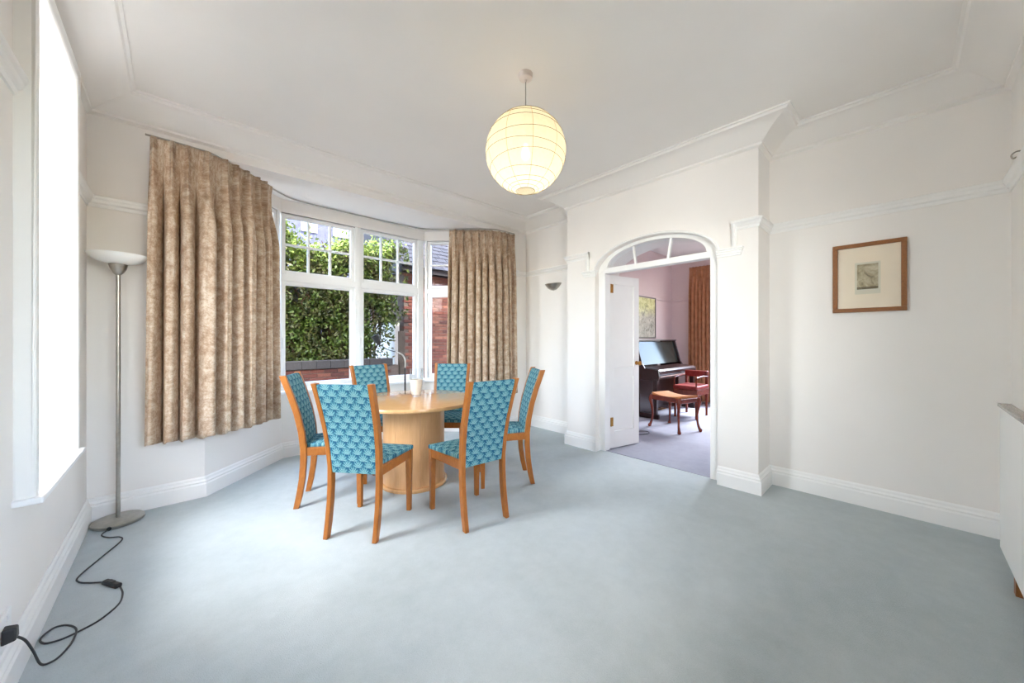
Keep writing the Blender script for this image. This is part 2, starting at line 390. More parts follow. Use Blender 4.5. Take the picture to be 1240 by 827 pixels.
# unseen window added behind the camera to let in fill light
w6 = struct(thing('window_6', '', '', ((NX0+NX1)/2, YN, NZ0))); del w6['label'], w6['category']
m = MB()
for a in ((NX0, NX0+.06, NZ0, NZ1), (NX1-.06, NX1, NZ0, NZ1), (NX0+.06, NX1-.06, NZ0, NZ0+.06), (NX0+.06, NX1-.06, NZ1-.06, NZ1), ((NX0+NX1)/2-.03, (NX0+NX1)/2+.03, NZ0+.06, NZ1-.06)):
    m.box(a[0], a[1], YN-.16, YN-.10, a[2], a[3])
m.build('frame', M['pvc'], w6, bevel=.004)
for x0, x1 in ((NX0+.06, (NX0+NX1)/2-.03), ((NX0+NX1)/2+.03, NX1-.06)):
    m = MB(); m.box(x0, x1, YN-.134, YN-.128, NZ0+.06, NZ1-.06); m.build('pane', M['glass'], w6)
m = MB(); m.box(NX0-.04, NX1+.04, YN-.18, YN+.04, NZ0-.03, NZ0); m.build('window_sill', M['pvc'], w6, bevel=.005)

# ------------------------------------------------------------------ bay windows
def bay_window(idx, o, d, n, a0, a1, g0, g1, cols):
    """o: inner wall corner, d: along, n: outward; a0..a1 the light, g0..g1 its glass"""
    P = lambda a, b: (o[0]+d[0]*a+n[0]*b, o[1]+d[1]*a+n[1]*b)
    c = P((a0+a1)/2, .06)
    root = struct(thing(f'window_{idx}', '', '', (c[0], c[1], .708))); del root['label'], root['category']
    zg = (.779, 1.8325, 1.99, 2.559); s = .042
    m = MB()                                        # fixed outer frame
    m.obox(o, d, n, a0, g0-s, .012, .13, .708, 2.61); m.obox(o, d, n, g1+s, a1, .012, .13, .708, 2.61)
    m.obox(o, d, n, g0-s, g1+s, .012, .13, 1.875, 1.945); m.obox(o, d, n, g0-s, g1+s, .012, .13, 2.60, 2.612)
    m.obox(o, d, n, g0-s, g1+s, .012, .13, .708, .735)
    m.build('frame', M['pvc'], root, bevel=.005)
    for k, (z0, z1) in enumerate(((zg[0], zg[1]), (zg[2], zg[3]))):
        m = MB()
        m.obox(o, d, n, g0-s, g0, .03, .09, z0-s, z1+s); m.obox(o, d, n, g1, g1+s, .03, .09, z0-s, z1+s)
        m.obox(o, d, n, g0, g1, .03, .09, z0-s, z0); m.obox(o, d, n, g0, g1, .03, .09, z1, z1+s)
        sash = m.build('sash', M['pvc'], root, bevel=.006)
        if k == 0:
            m = MB(); m.obox(o, d, n, g0, g1, .058, .064, z0, z1); m.build('pane', M['glass'], sash)
            m = MB(); hb = g0-s*.75; m.obox(o, d, n, hb, hb+.018, .008, .03, 1.15, 1.27); m.build('window_handle', M['pvc'], sash, bevel=.004)
        else:
            bw = .011; zc = 2.271; step = (g1-g0)/cols
            for i in range(1, cols):
                m = MB(); m.obox(o, d, n, g0+step*i-bw, g0+step*i+bw, .040, .082, z0, z1); m.build('glazing_bar', M['pvc'], sash, bevel=.004)
            m = MB(); m.obox(o, d, n, g0, g1, .0405, .0815, zc-bw, zc+bw); m.build('glazing_bar', M['pvc'], sash, bevel=.004)
            for i in range(cols):
                for (p0, p1) in ((z0, zc-bw), (zc+bw, z1)):
                    m = MB(); m.obox(o, d, n, g0+step*i+(bw if i else 0), g0+step*(i+1)-(bw if i < cols-1 else 0), .058, .064, p0, p1)
                    m.build('pane', M['glass'], sash)
o = (BX0, BY); d = (1, 0); n = (0, 1)
bay_window(2, o, d, n, .0, .797, .863-BX0, 1.541-BX0, 3)
bay_window(3, o, d, n, .797, BX1-BX0, 1.692-BX0, 2.372-BX0, 3)
def unit(a, b): v = Vector(b)-Vector(a); L = v.length; v /= L; return (v.x, v.y), L
d, L = unit((BX1, BY), (SX1, YB)); bay_window(5, (BX1, BY), d, (-d[1], d[0]), .0, L, .08, L-.10, 3)
d, L = unit((SX0, YB), (BX0, BY)); bay_window(4, (SX0, YB), d, (-d[1], d[0]), .0, L, .10, L-.08, 3)

# ------------------------------------------------------------------ arched doorway
root = struct(thing('door_1', '', '', (3.56, AC, 0))); del root['label'], root['category']
FX0, FX1, fw = XA+.07, XA+.17, .085
m = MB(); m.box(FX0, FX1, OY0, OY0+fw, 0, 2.046); m.box(FX0, FX1, OY1-fw, OY1, 0, 2.046)
m.build('door_frame', M['trim'], root, bevel=.005)
m = MB(); m.box(FX0+.004, FX1-.004, OY0+fw*.4, OY1-fw*.4, 1.985, 2.0445); m.build('transom', M['trim'], root, bevel=.005)
IA, IB, IZ = AA-fw-.03, .205, 2.045
m = MB(); rings = []
for i in range(41):
    t = PI*i/40; yo, zo = AC+(AA+.001)*math.cos(t), AZ+(AB+.001)*math.sin(t); yi, zi = AC+IA*math.cos(t), IZ+IB*math.sin(t)
    rings.append([(FX0-.004, yo, zo), (FX0-.004, yi, zi), (FX1+.004, yi, zi), (FX1+.004, yo, zo)])
m.loft(rings); m.build('arch_frame', M['trim'], root, smooth=True)
m = MB(); rings = []                                  # raised bead following the arch on the wall face
for i in range(41):
    t = PI*i/40; rings.append([(XA+x, AC+(AA+r)*math.cos(t), AZ+(AB+r)*math.sin(t)) for x, r in ((.0, .0), (-.012, .002), (-.016, .012), (-.008, .022), (0, .024))])
m.loft(rings); m.build('arch_moulding', M['trim'], root, smooth=True)
def fan_z(y): t = min(1, abs(y-AC)/IA); return IZ+IB*math.sqrt(max(0, 1-t*t))
bars = ((AC-.150, AC-.185), (AC+.190, AC+.215))
for yb, yt in bars:
    m = MB(); zt = fan_z(yt)+.01
    m.loft([[(FX0+.02, y+s, z), (FX0+.05, y+s, z)] if 0 else [(FX0+.02, y-.011, z), (FX0+.02, y+.011, z), (FX0+.05, y+.011, z), (FX0+.05, y-.011, z)] for y, z, s in ((yb, 2.04, 0), (yt, zt, 0))])
    m.build('glazing_bar', M['trim'], root)
edges = [(AC-IA, AC-IA), bars[0], bars[1], (AC+IA, AC+IA)]
for k in range(3):
    (b0, t0), (b1, t1) = edges[k], edges[k+1]
    top = [(t0+(t1-t0)*i/14) for i in range(15)]
    poly = [(b0, IZ)] + [(y, max(IZ+.001, fan_z(y))) for y in top] + [(b1, IZ)]
    m = MB(); m.loft([[(FX0+.033, y, z) for y, z in poly], [(FX0+.037, y, z) for y, z in poly]]); m.build('pane', M['glass'], root)
# the open leaf
hx, hy = 3.615, OY1-fw+.045; d, L = unit((3.62, 2.326), (4.088, 2.211)); L = .485; n = (d[1], -d[0])
o = (hx, hy)
leaf = MB(); leaf.obox(o, d, n, 0, L, .014, .026, .012, 1.98)
for a0, a1, z0, z1 in ((0, .085, .012, 1.98), (L-.085, L, .012, 1.98), (.085, L-.085, 1.88, 1.98), (.085, L-.085, .82, .93), (.085, L-.085, .012, .20)):
    leaf.obox(o, d, n, a0, a1, 0, .04, z0, z1)
lf = leaf.build('door_leaf', M['trim'], root, bevel=.004)
for z in (.26, 1.78):
    m = MB(); m.obox(o, d, n, .024, .064, .039, .045, z, z+.10); kx, ky = o[0]+d[0]*.030+n[0]*.046, o[1]+d[1]*.030+n[1]*.046; m.tube([(kx, ky, z), (kx, ky, z+.10)], .007)
    m.build('hinge', M['brass'], lf)
for sgn in (0, 1):
    b0 = -.0 if sgn == 0 else .04; sg = -1 if sgn == 0 else 1
    ka = L-.045; P = lambda b: (o[0]+d[0]*ka+n[0]*b, o[1]+d[1]*ka+n[1]*b, .97)
    m = MB(); m.tube([P(b0), P(b0+sg*.006), P(b0+sg*.008), P(b0+sg*.03), P(b0+sg*.036), P(b0+sg*.05), P(b0+sg*.062), P(b0+sg*.066)],
                     [.024, .024, .009, .009, .020, .027, .022, .004], 14)
    m.build('door_knob', M['brass'], lf, smooth=True)

# ------------------------------------------------------------------ music room shell
MX, MY = 7.60, 3.30
m = MB(); m.box(XM-.02, MX+.2, MY, MY+.2, 0, ZC); struct(m.build('wall_music_back', M['pink']))
m = MB(); m.box(MX, MX+.2, 2.40, MY, 0, ZC); m.box(MX, MX+.2, YN-.4, .7, 0, ZC); m.box(MX, MX+.2, .7, 2.40, 0, .8); m.box(MX, MX+.2, .7, 2.40, 2.5, ZC)
struct(m.build('wall_music_far', M['pink']))
m = MB(); m.box(XM, MX+.2, YN-.5, YN-.3, 0, ZC); struct(m.build('wall_music_near', M['pink']))
m = MB(); m.sweep([(MX, 2.45), (MX, MY), (XM, MY)], [(0, 2.02), (.02, 2.03), (.03, 2.07), (.02, 2.085), (0, 2.085)]); struct(m.build('trim_7', M['pink']))
m = MB(); m.sweep([(MX, YN), (MX, MY), (XM, MY)], skirt); struct(m.build('baseboard_music', M['trim']))
m = MB(); m.box(XM-.405, XM-.395, OY0+fw, OY1-fw, 0, .004); struct(m.build('trim_8', M['carpet2']))

# ------------------------------------------------------------------ dining chairs
def make_chair():
    r = thing('dining_chair', 'x', 'chair'); CW = M['chairwood']
    zs = [0, .10, .22, .34, .44, .56, .70, .84, .985]
    cx = [0.0, .022, .040, .048, .048, .036, .008, -.034, -.085]
    def yw(z): return .163 if z < .44 else .163+.019*(z-.44)/.545
    for sg in (1, -1):
        m = MB(); rings = []
        for z, x in zip(zs, cx):
            y = sg*yw(z); a = .019 if z < .05 else .022; b = .015
            rings.append([(x-a, y-b, z), (x+a, y-b, z), (x+a, y+b, z), (x-a, y+b, z)])
        m.loft(rings); m.build('back_post', CW, r, smooth=True, bevel=.004, angle=30)
    for sg in (1, -1):
        m = MB(); y = sg*.192
        m.loft([[(.435-a, y-a, z), (.435+a, y-a, z), (.435+a, y+a, z), (.435-a, y+a, z)] for z, a in ((0, .0155), (.25, .0185), (.445, .0215))])
        m.build('front_leg', CW, r, bevel=.004)
    for sg in (1, -1):
        m = MB(); o = (.060, sg*.160); d, L = unit(o, (.422, sg*.196)); m.obox(o, d, (-d[1], d[0]), 0, L, -.011, .011, .385, .445); m.build('side_rail', CW, r, bevel=.003)
    m = MB(); m.box(.425, .447, -.175, .175, .385, .445); m.build('front_rail', CW, r, bevel=.003)
    m = MB(); m.box(.070, .090, -.150, .150, .410, .440); m.build('rear_rail', CW, r, bevel=.003)
    # upholstered seat: trapezoid with a crown
    NU, NV = 10, 10; m = MB(); top = []; uvs = {}
    def sp(i, j, top_):
        u = i/NU; v = j/NV; x = .050+.415*u; hw = .148+(.214-.148)*u; y = -hw+2*hw*v
        e = min(1, min(u if u > .0 else 0, 1-u, v, 1-v)*5); z = .442 + (.030+.014*math.sin(PI*v)*math.sin(PI*u)+.008*e if top_ else 0)
        return (x, y, z)
    vs = [sp(i, j, True) for i in range(NU+1) for j in range(NV+1)] + [sp(i, j, False) for i in range(NU+1) for j in range(NV+1)]
    K = (NU+1)*(NV+1); id_ = lambda i, j, b=0: b*K+i*(NV+1)+j; fs = []
    for i in range(NU):
        for j in range(NV):
            fs += [(id_(i, j), id_(i+1, j), id_(i+1, j+1), id_(i, j+1)), (id_(i, j, 1), id_(i, j+1, 1), id_(i+1, j+1, 1), id_(i+1, j, 1))]
    for i in range(NU): fs += [(id_(i, 0), id_(i, 0, 1), id_(i+1, 0, 1), id_(i+1, 0)), (id_(i, NV), id_(i+1, NV), id_(i+1, NV, 1), id_(i, NV, 1))]
    for j in range(NV): fs += [(id_(0, j), id_(0, j+1), id_(0, j+1, 1), id_(0, j, 1)), (id_(NU, j), id_(NU, j, 1), id_(NU, j+1, 1), id_(NU, j+1))]
    m.add(vs, fs); s = m.build('seat', M['fabric'], r, smooth=True, bevel=.008, seg=3, angle=50, origin=(0, 0, .4))
    uvmap(s, lambda p: (p[1], p[0]))
    # back panel follows the posts
    m = MB(); rings = []
    for k in range(15):
        z = .402+(.978-.402)*k/14; x = float(np.interp(z, zs, cx)); hw = yw(z)-.0145; t = .019
        if k in (0, 14): t = .013
        row = [(x-t, -hw+2*hw*j/6, z) for j in range(7)] + [(x+t+(.006*math.sin(PI*j/6)), hw-2*hw*j/6, z) for j in range(7)]
        rings.append(row)
    m.loft(rings); b = m.build('back_panel', M['fabric'], r, smooth=True, bevel=.004, angle=50, origin=(0, 0, .4)); uvmap(b, lambda p: (p[1]+.033, p[2]))
    return r
def uvmap(o, fn):
    me = o.data; u = me.uv_layers.new(name='UVMap'); 
    for lp in me.loops: u.data[lp.index].uv = fn(me.vertices[lp.vertex_index].co)
chair = make_chair()
CH = [ # back-feet centre, facing angle, label
    (.800, 2.340, 39.5, 'teal dining chair with its back to us, left of the two before the table'),
    (1.545, 1.918, 85, 'teal dining chair with its back to us, right of the two before the table'),
    (.730, 3.200, -27, 'teal dining chair in profile left of the table, beside the large curtain'),
    (2.363, 2.330, 147, 'teal dining chair in profile right of the table, nearest the arched doorway'),
    (1.505, 3.770, -86, 'teal dining chair facing us behind the table, backing onto the middle of the bay window'),
    (2.223, 3.383, 225, 'teal dining chair facing us behind the table, backing onto the right-hand curtain')]
for i, (x, y, a, lab) in enumerate(CH):
    c = chair if i == 0 else copy_tree(chair)
    c.location = (x, y, 0); c.rotation_euler = (0, 0, math.radians(a)); c['label'] = lab; c['group'] = 'dining chairs around the round table'

# ------------------------------------------------------------------ round table
TX, TY, TR = 1.548, 2.945, .55
t = thing('dining_table', 'round pale beech dining table on a thick drum pedestal', 'table', (TX, TY, 0))
m = MB(); m.lathe([(0, .698), (TR-.02, .698), (TR-.004, .701), (TR, .706), (TR, .724), (TR-.004, .729), (TR-.01, .730), (0, .730)], (TX, TY), 72)
m.build('tabletop', M['beech'], t, smooth=True)
for k in range(8):
    a0 = math.radians(-62+45*k); a1 = a0+math.radians(45)-.006
    m = MB(); rings = []
    for i in range(9):
        a = a0+(a1-a0)*i/8; rings.append([(TX+r*math.cos(a), TY+r*math.sin(a), z) for r, z in ((.252, .03), (.262, .03), (.262, .698), (.252, .698))])
    m.loft(rings); m.build('pedestal_panel', M['beechv'], t, smooth=True)
m = MB(); m.lathe([(0, .03), (.254, .03), (.254, .697), (0, .697)], (TX, TY), 48); m.build('pedestal_core', M['frame'], t)
m = MB(); m.lathe([(0, 0), (.283, 0), (.287, .005), (.287, .025), (.281, .031), (0, .031)], (TX, TY), 64); m.build('base_ring', M['beech'], t, smooth=True)

# glass on the table
gx, gy = 1.612, 3.027
g = thing('glass_tumbler', 'tall clear glass with pale cream contents standing on the round table', 'glass', (gx, gy, .730))
def shell(prof, th): return prof + [(max(r-th, .001), z) for r, z in reversed(prof)]
m = MB(); m.lathe(shell([(.003, .7315), (.040, .7315), (.042, .735), (.052, .82), (.060, .91), (.0612, .985)], .003), (gx, gy), 40); m.build('glass_body', M['glass2'], g, smooth=True)
m = MB(); m.lathe([(.001, .752), (.0405, .752), (.050, .82), (.0562, .885), (.001, .888)], (gx, gy), 36); m.build('filling', plain('cream_filling', (240, 230, 214), .7, var=6, scale=200), g, smooth=True)

# ------------------------------------------------------------------ curtains
def curtain(name, label, path, n, z0, z1, flare, mat, amp=.036, group=None, parent_z=0, seed=1):
    pts = smooth_path([(x, y, 0) for x, y in path], 40); P = np.array([(p.x, p.y) for p in pts])
    seg = np.r_[0, np.cumsum(np.linalg.norm(np.diff(P, axis=0), axis=1))]; Ltot = seg[-1]
    rs = np.random.default_rng(seed); cols = n*34+1; rows = 60
    S = np.linspace(0, 1, cols); jit = rs.uniform(-.24, .24, n+2); ph = rs.uniform(0, 2*PI, 4)
    k = S*n; warp = k + np.interp(k, np.arange(n+2), jit)
    V = []; UV = []
    frac = warp-np.floor(warp+.5); dpl = np.abs(frac); fi = np.floor(warp+.5).astype(int)
    fa = rs.uniform(.78, 1.15, n+3)[fi]; fw_ = rs.uniform(.85, 1.15, n+3)[fi]; dr = rs.uniform(-.10, .10, n+3)[fi]
    triple = np.exp(-(dpl/.15)**4)*(.55+.45*np.cos(2*PI*frac/.105))
    for r in range(rows+1):
        q = r/rows; z = z1-(z1-z0)*q; dz = z1-z
        t = min(1, max(0, (dz-.10)/.55)); t = t*t*(3-2*t)          # 0 at the pinch, 1 in the free folds
        wd = (.085+.175*t)*fw_; f2 = np.abs(frac+dr*q*(1-2*dpl))
        fold = (1-t)*(np.exp(-(f2/wd)**2)*1.55-.62) + t*(2.0*np.abs(np.cos(PI*np.clip(f2, 0, .5)))**.6-1.15)
        fold = fold + t*.14*np.cos(4*PI*warp+ph[0]+q) + t*.10*np.sin(2*PI*warp*.5+ph[1]+q)
        off = amp*(.42+.58*t)*fa*fold
        if dz < .12:
            h = 1-dz/.12; off = off*(1-h) + h*(.040*triple-.012)
            off = off - .004*math.exp(-((dz-.085)/.02)**2)
        sl = (S + (flare/Ltot)*(S-.5)*2*q*.5 + .010*np.sin(2*PI*warp+ph[3])*q)*Ltot
        x = np.interp(sl, seg, P[:, 0]); y = np.interp(sl, seg, P[:, 1])
        tx = np.gradient(np.interp(np.linspace(0, Ltot, cols), seg, P[:, 0])); ty = np.gradient(np.interp(np.linspace(0, Ltot, cols), seg, P[:, 1]))
        ln = np.hypot(tx, ty); nx, ny = ty/ln, -tx/ln
        over = np.clip(sl-Ltot, 0, None)+np.clip(sl, None, 0)
        x = x+tx/ln*over; y = y+ty/ln*over
        zz = z + (.010*np.sin(2*PI*warp+1)*(1 if r == rows else 0))
        for a in range(cols):
            V.append((x[a]+nx[a]*off[a], y[a]+ny[a]*off[a], zz[a] if hasattr(zz, '__len__') else zz)); UV.append((0, z))
    A_ = np.array(V).reshape(rows+1, cols, 3)[int(rows*.6)]; arc = np.r_[0, np.cumsum(np.linalg.norm(np.diff(A_[:, :2], axis=0), axis=1))]
    UV = [(arc[k % cols], uv[1]) for k, uv in enumerate(UV)]
    F_ = [(r*cols+a, r*cols+a+1, (r+1)*cols+a+1, (r+1)*cols+a) for r in range(rows) for a in range(cols-1)]
    org = np.array(V).mean(0); org[2] = z0
    me = bpy.data.meshes.new(name); me.from_pydata((np.array(V)-org).tolist(), [], F_); me.materials.append(mat); me.shade_smooth()
    u = me.uv_layers.new(name='UVMap')
    for lp in me.loops: u.data[lp.index].uv = UV[lp.vertex_index]
    o = bpy.data.objects.new(name, me); COL.objects.link(o); o.location = org; WL[o.name] = org
    sd = o.modifiers.new('cloth', 'SOLIDIFY'); sd.thickness = .004; sd.offset = 0
    return tag(o, label, 'curtain', group)
curtain('curtain', 'large beige damask curtain hanging left of the bay window, behind the floor lamp',
        [(-.135, 3.665), (.04, 3.66), (.22, 3.695), (.44, 3.85), (.685, 4.085)], 9, .50, 2.705, .04, M['damask'], .080, 'beige damask bay curtains', seed=3)
curtain('curtain', 'beige damask curtain hanging right of the bay window, above the chairs',
        [(2.66, 4.10), (2.90, 3.91), (3.10, 3.755), (3.27, 3.70), (3.46, 3.695)], 10, .50, 2.705, .06, M['damask'], .062, 'beige damask bay curtains', seed=5)
tp = smooth_path([(-.16, 3.70, 2.722), (.10, 3.71, 2.722), (.26, 3.77, 2.722), (.70, 4.20, 2.722), (.92, 4.36, 2.722), (1.3, 4.39, 2.722), (2.0, 4.39, 2.722), (2.40, 4.36, 2.722), (2.62, 4.20, 2.722), (3.06, 3.77, 2.722), (3.24, 3.71, 2.722), (3.47, 3.70, 2.722)], 10)
m = MB(); m.tube(tp, .0075, 8)
tag(m.build('curtain_track', M['steel'], smooth=True), 'thin curved curtain track fixed under the bay ceiling', 'curtain track')

# ------------------------------------------------------------------ paper globe pendant
px_, py_ = 1.647, 1.650; GZ, GR = 2.448, .256
p = thing('pendant_lamp', 'lit round rice paper globe lamp hanging from the ceiling', 'lamp', (px_, py_, GZ-GR))
m = MB(); m.lathe([(.001, ZC), (.046, ZC), (.046, ZC-.012), (.042, ZC-.030), (.030, ZC-.036), (.010, ZC-.040), (.006, ZC-.052), (.001, ZC-.052)], (px_, py_), 28); m.build('ceiling_rose', plain('rose_plastic', (226, 214, 206), .4, var=2), p, smooth=True)
m = MB(); m.tube([(px_, py_, ZC-.045), (px_, py_, GZ+.06)], .0035, 8); m.build('cord', M['steel'], p)
def gp(th, ph, R=GR):                                  # slight facets between hoops are given by the few rows
    return (px_+R*math.sin(th)*math.cos(ph), py_+R*math.sin(th)*math.sin(ph), GZ+R*.985*math.cos(th))
ths = [.32, .46, .64, .90, 1.18, 1.46, 1.74, 2.02, 2.30, 2.52, 2.68, 2.80, 2.90]
m = MB(); fine = []
for a, b in zip(ths[:-1], ths[1:]): fine += [a, (a+b)/2]
fine.append(ths[-1])
m.loft([[gp(t, 2*PI*j/48) for j in range(48)] for t in fine], True, False)
m.build('paper_shade', M['paper'], p, smooth=True, angle=60)
for k, t in enumerate(ths[1:]):
    tl = .10*math.sin(k*2.3+.5) if t < 2.2 else .02
    pts = [gp(t+tl*math.cos(2*PI*j/40+k*1.9), 2*PI*j/40, GR+.0012) for j in range(41)]
    m = MB(); m.tube(pts, .0013, 5); m.build('hoop', M['hoop'], p, smooth=True)
for k in range(10):
    ph = 2*PI*k/10+.33; m = MB(); rings = []
    for t in np.linspace(.26, 2.88, 24):
        dphi = .0045/max(.08, math.sin(t)); rings.append([gp(t, ph-dphi, GR+.0006), gp(t, ph+dphi, GR+.0006), gp(t, ph+dphi, GR+.0012), gp(t, ph-dphi, GR+.0012)])
    m.loft(rings); m.build('paper_seam', M['seam'], p)
m = MB(); m.lathe([(.001, GZ+.10), (.017, GZ+.10), (.019, GZ+.05), (.001, GZ+.05)], (px_, py_), 16); m.build('lamp_holder', M['plate'], p)
m = MB(); m.lathe([(.001, GZ+.055), (.013, GZ+.05), (.016, GZ+.03), (.030, GZ-.0), (.030, GZ-.02), (.018, GZ-.04), (.001, GZ-.045)], (px_, py_), 20); m.build('bulb', M['bulb'], p, smooth=True)
l = bpy.data.lights.new('bulb_light', 'POINT'); l.energy = 0.72; l.color = (1, .93, .83); l.shadow_soft_size = .035
lo = bpy.data.objects.new('bulb_light', l); COL.objects.link(lo); lo.location = (px_, py_, GZ-.085)

# ------------------------------------------------------------------ floor lamp with its cable
lx, ly = -.288, 3.655
fl = thing('floor_lamp', 'tall brushed steel uplighter floor lamp with opal bowl in the left corner', 'lamp', (lx, ly, 0))
m = MB(); m.lathe([(.001, .003), (.126, .003), (.130, .008), (.130, .022), (.124, .027), (.04, .032), (.016, .036), (.001, .036)], (lx, ly), 48); m.build('lamp_base', M['steel'], fl, smooth=True)
m = MB(); m.tube([(lx, ly, .03), (lx, ly, 1.70)], .0115, 14); m.build('pole', M['steel'], fl, smooth=True)
m = MB(); m.lathe([(.001, 1.690), (.014, 1.692), (.026, 1.705), (.040, 1.73), (.047, 1.762), (.045, 1.764), (.001, 1.764)], (lx, ly), 32); m.build('cup', M['steel'], fl, smooth=True)
m = MB(); m.lathe(shell([(.012, 1.763), (.050, 1.766), (.095, 1.778), (.126, 1.796), (.146, 1.818), (.150, 1.828)], .004), (lx, ly), 48); m.build('shade', M['opal'], fl, smooth=True)
m = MB(); m.tube([(lx-.03, ly-.123, .014), (lx-.03, ly-.134, .014)], .012, 10); m.build('cable_socket', M['black'], fl)
c1 = [(lx-.03, ly-.132, .013), (-.345, 3.47, .006), (-.31, 3.40, .005), (-.258, 3.36, .005), (-.247, 3.29, .005), (-.31, 3.12, .005), (-.372, 2.95, .005), (-.365, 2.88, .005), (-.32, 2.83, .005), (-.270, 2.785, .008)]
m = MB(); m.tube(smooth_path(c1, 10), .0038, 8); m.build('cable', M['cable'], fl, smooth=True)
c2 = [(-.203, 2.672, .008), (-.190, 2.60, .005), (-.197, 2.51, .005), (-.245, 2.43, .005), (-.295, 2.395, .0055), (-.345, 2.378, .0055), (-.392, 2.39, .006), (-.412, 2.44, .006), (-.385, 2.492, .006),
      (-.345, 2.475, .006), (-.312, 2.41, .008), (-.312, 2.33, .006), (-.330, 2.262, .006), (-.352, 2.236, .006), (-.378, 2.242, .010), (-.392, 2.222, .08), (-.400, 2.165, .16), (-.412, 2.120, .208)]
m = MB(); m.tube(smooth_path(c2, 10), .0038, 8); m.build('cable', M['cable'], fl, smooth=True)
m = MB(); o = (-.272, 2.79); d, L = unit(o, (-.203, 2.672)); m.obox(o, d, (-d[1], d[0]), .01, L-.01, -.015, .015, .001, .022)
fs_ = m.build('foot_switch', M['black'], fl, bevel=.008, seg=3)
m = MB(); m.obox(o, d, (-d[1], d[0]), .045, .085, -.010, .010, .021, .027); m.build('switch_button', M['cable'], fs_, bevel=.003)
m = MB()
m.loft([[(-.436+.0, y0, z0) for y0, z0 in q] for q in ([(2.080, .205), (2.130, .205), (2.124, .256), (2.086, .256)],)] + [[(-.404, y0, z0) for y0, z0 in [(2.086, .208), (2.124, .208), (2.119, .250), (2.091, .250)]]])
m.build('plug', M['black'], fl, bevel=.005)
# wall socket
so = thing('wall_socket', 'white wall socket with a black plug above the left skirting', 'socket', (XL, 2.13, .185))
m = MB(); m.box(XL, XL+.010, 2.055, 2.205, .165, .285) ; m.build('face_plate', M['plate'], so, bevel=.003)
m = MB(); m.box(XL+.010, XL+.014, 2.148, 2.160, .255, .275); m.build('rocker', M['plate'], so)

# ------------------------------------------------------------------ reading lamp behind the table
rx, ry = 2.085, 4.20
rl = thing('reading_lamp', 'black bent-neck reading lamp standing in the bay behind the table', 'lamp', (rx, ry, 0))
m = MB(); m.lathe([(.001, 0), (.11, 0), (.11, .014), (.02, .022), (.001, .022)], (rx, ry), 32); m.build('lamp_base', M['black'], rl, smooth=True)
m = MB(); m.tube([(rx, ry, .02), (rx, ry, .90)], .010, 10); m.build('pole', M['black'], rl)
dx, dy = -.734, .679
nk = smooth_path([(rx, ry, .90), (rx, ry, .99), (rx+dx*.035, ry+dy*.035, 1.06), (rx+dx*.11, ry+dy*.11, 1.095)], 8)
m = MB(); m.tube(nk, .009, 10); m.build('neck', M['steel'], rl, smooth=True)
arm = smooth_path([(rx+dx*.11, ry+dy*.11, 1.095), (rx+dx*.22, ry+dy*.2, 1.125), (rx+dx*.34, ry+dy*.29, 1.185)], 6)
arm = [(p.x, min(p.y, 4.37), p.z) for p in arm]
m = MB(); m.tube(arm, .005, 8); m.build('arm', M['black'], rl, smooth=True)
hp = Vector(arm[-1]); ax = Vector((dx*.55, dy*.1, .8)).normalized()
m = MB(); m.tube([hp, hp+ax*.02, hp+ax*.05, hp+ax*.13], [.012, .026, .036, .050], 16); m.build('lamp_head', M['black'], rl, smooth=True)

# ------------------------------------------------------------------ framed print on the right wall, and the sconce
fr = thing('framed_print', 'brown wooden framed print with a small sepia image on the right wall', 'picture', (XR, .184, 1.456))
fy0, fy1, fz0, fz1, fwid = -.014, .382, 1.456, 1.975, .030
for a in ((fy0, fy1, fz0, fz0+fwid), (fy0, fy1, fz1-fwid, fz1), (fy0, fy0+fwid, fz0+fwid, fz1-fwid), (fy1-fwid, fy1, fz0+fwid, fz1-fwid)):
    m = MB(); m.box(XR-.026, XR-.001, *a); m.build('frame_rail', M['frame'], fr, bevel=.004)
m = MB(); m.box(XR-.012, XR-.002, fy0+fwid, fy1-fwid, fz0+fwid, fz1-fwid); m.build('mount', M['mat_board'], fr)
def sepia():
    q = NB('sepia_print'); co = q.coord(); n = q.noise(co, 14, 5, .7, .8)
    sep = q.n('ShaderNodeSeparateXYZ'); q.l(co, sep.inputs[0])
    band = q.math('LESS_THAN', sep.outputs[2], .018)
    v = q.math('SUBTRACT', n, q.math('MULTIPLY', band, .22))
    q.base(q.ramp(v, [(.28, (110, 98, 78)), (.45, (176, 160, 132)), (.62, (214, 200, 172))])); q.set(.8); return q.m
yc, zc = .188, 1.718
m = MB(); m.box(XR-.0135, XR-.011, yc-.070, yc+.068, zc-.128, zc+.110); m.build('print_paper', plain('print_paper', (224, 214, 194), .8, var=2), fr)
m = MB(); m.box(XR-.0145, XR-.0125, yc-.058, yc+.056, zc-.092, zc+.096); m.build('print_image', sepia(), fr)
m = MB(); m.box(XR-.018, XR-.016, fy0+fwid, fy1-fwid, fz0+fwid, fz1-fwid); m.build('glazing', M['glass'], fr)
sy, sz = 3.265, 2.010
sc = thing('wall_sconce', 'small half bowl metal wall uplighter left of the arched doorway', 'lamp', (XR, sy, 1.92))
m = MB(); prof = [(.002, 1.918), (.05, 1.928), (.095, 1.955), (.130, 1.995), (.142, sz)]
rg = [[(XR-r*.62*math.sin(PI*j/20), sy+r*math.cos(PI*j/20), z) for j in range(21)] for r, z in prof + [(r-.004, z+.001) for r, z in reversed(prof[1:])]]
m.loft(rg, False, False); m.build('bowl', M['steel'], sc, smooth=True)
m = MB(); m.box(XR-.012, XR, sy-.05, sy+.05, 1.94, 2.0); m.build('back_plate', M['steel'], sc, bevel=.003)

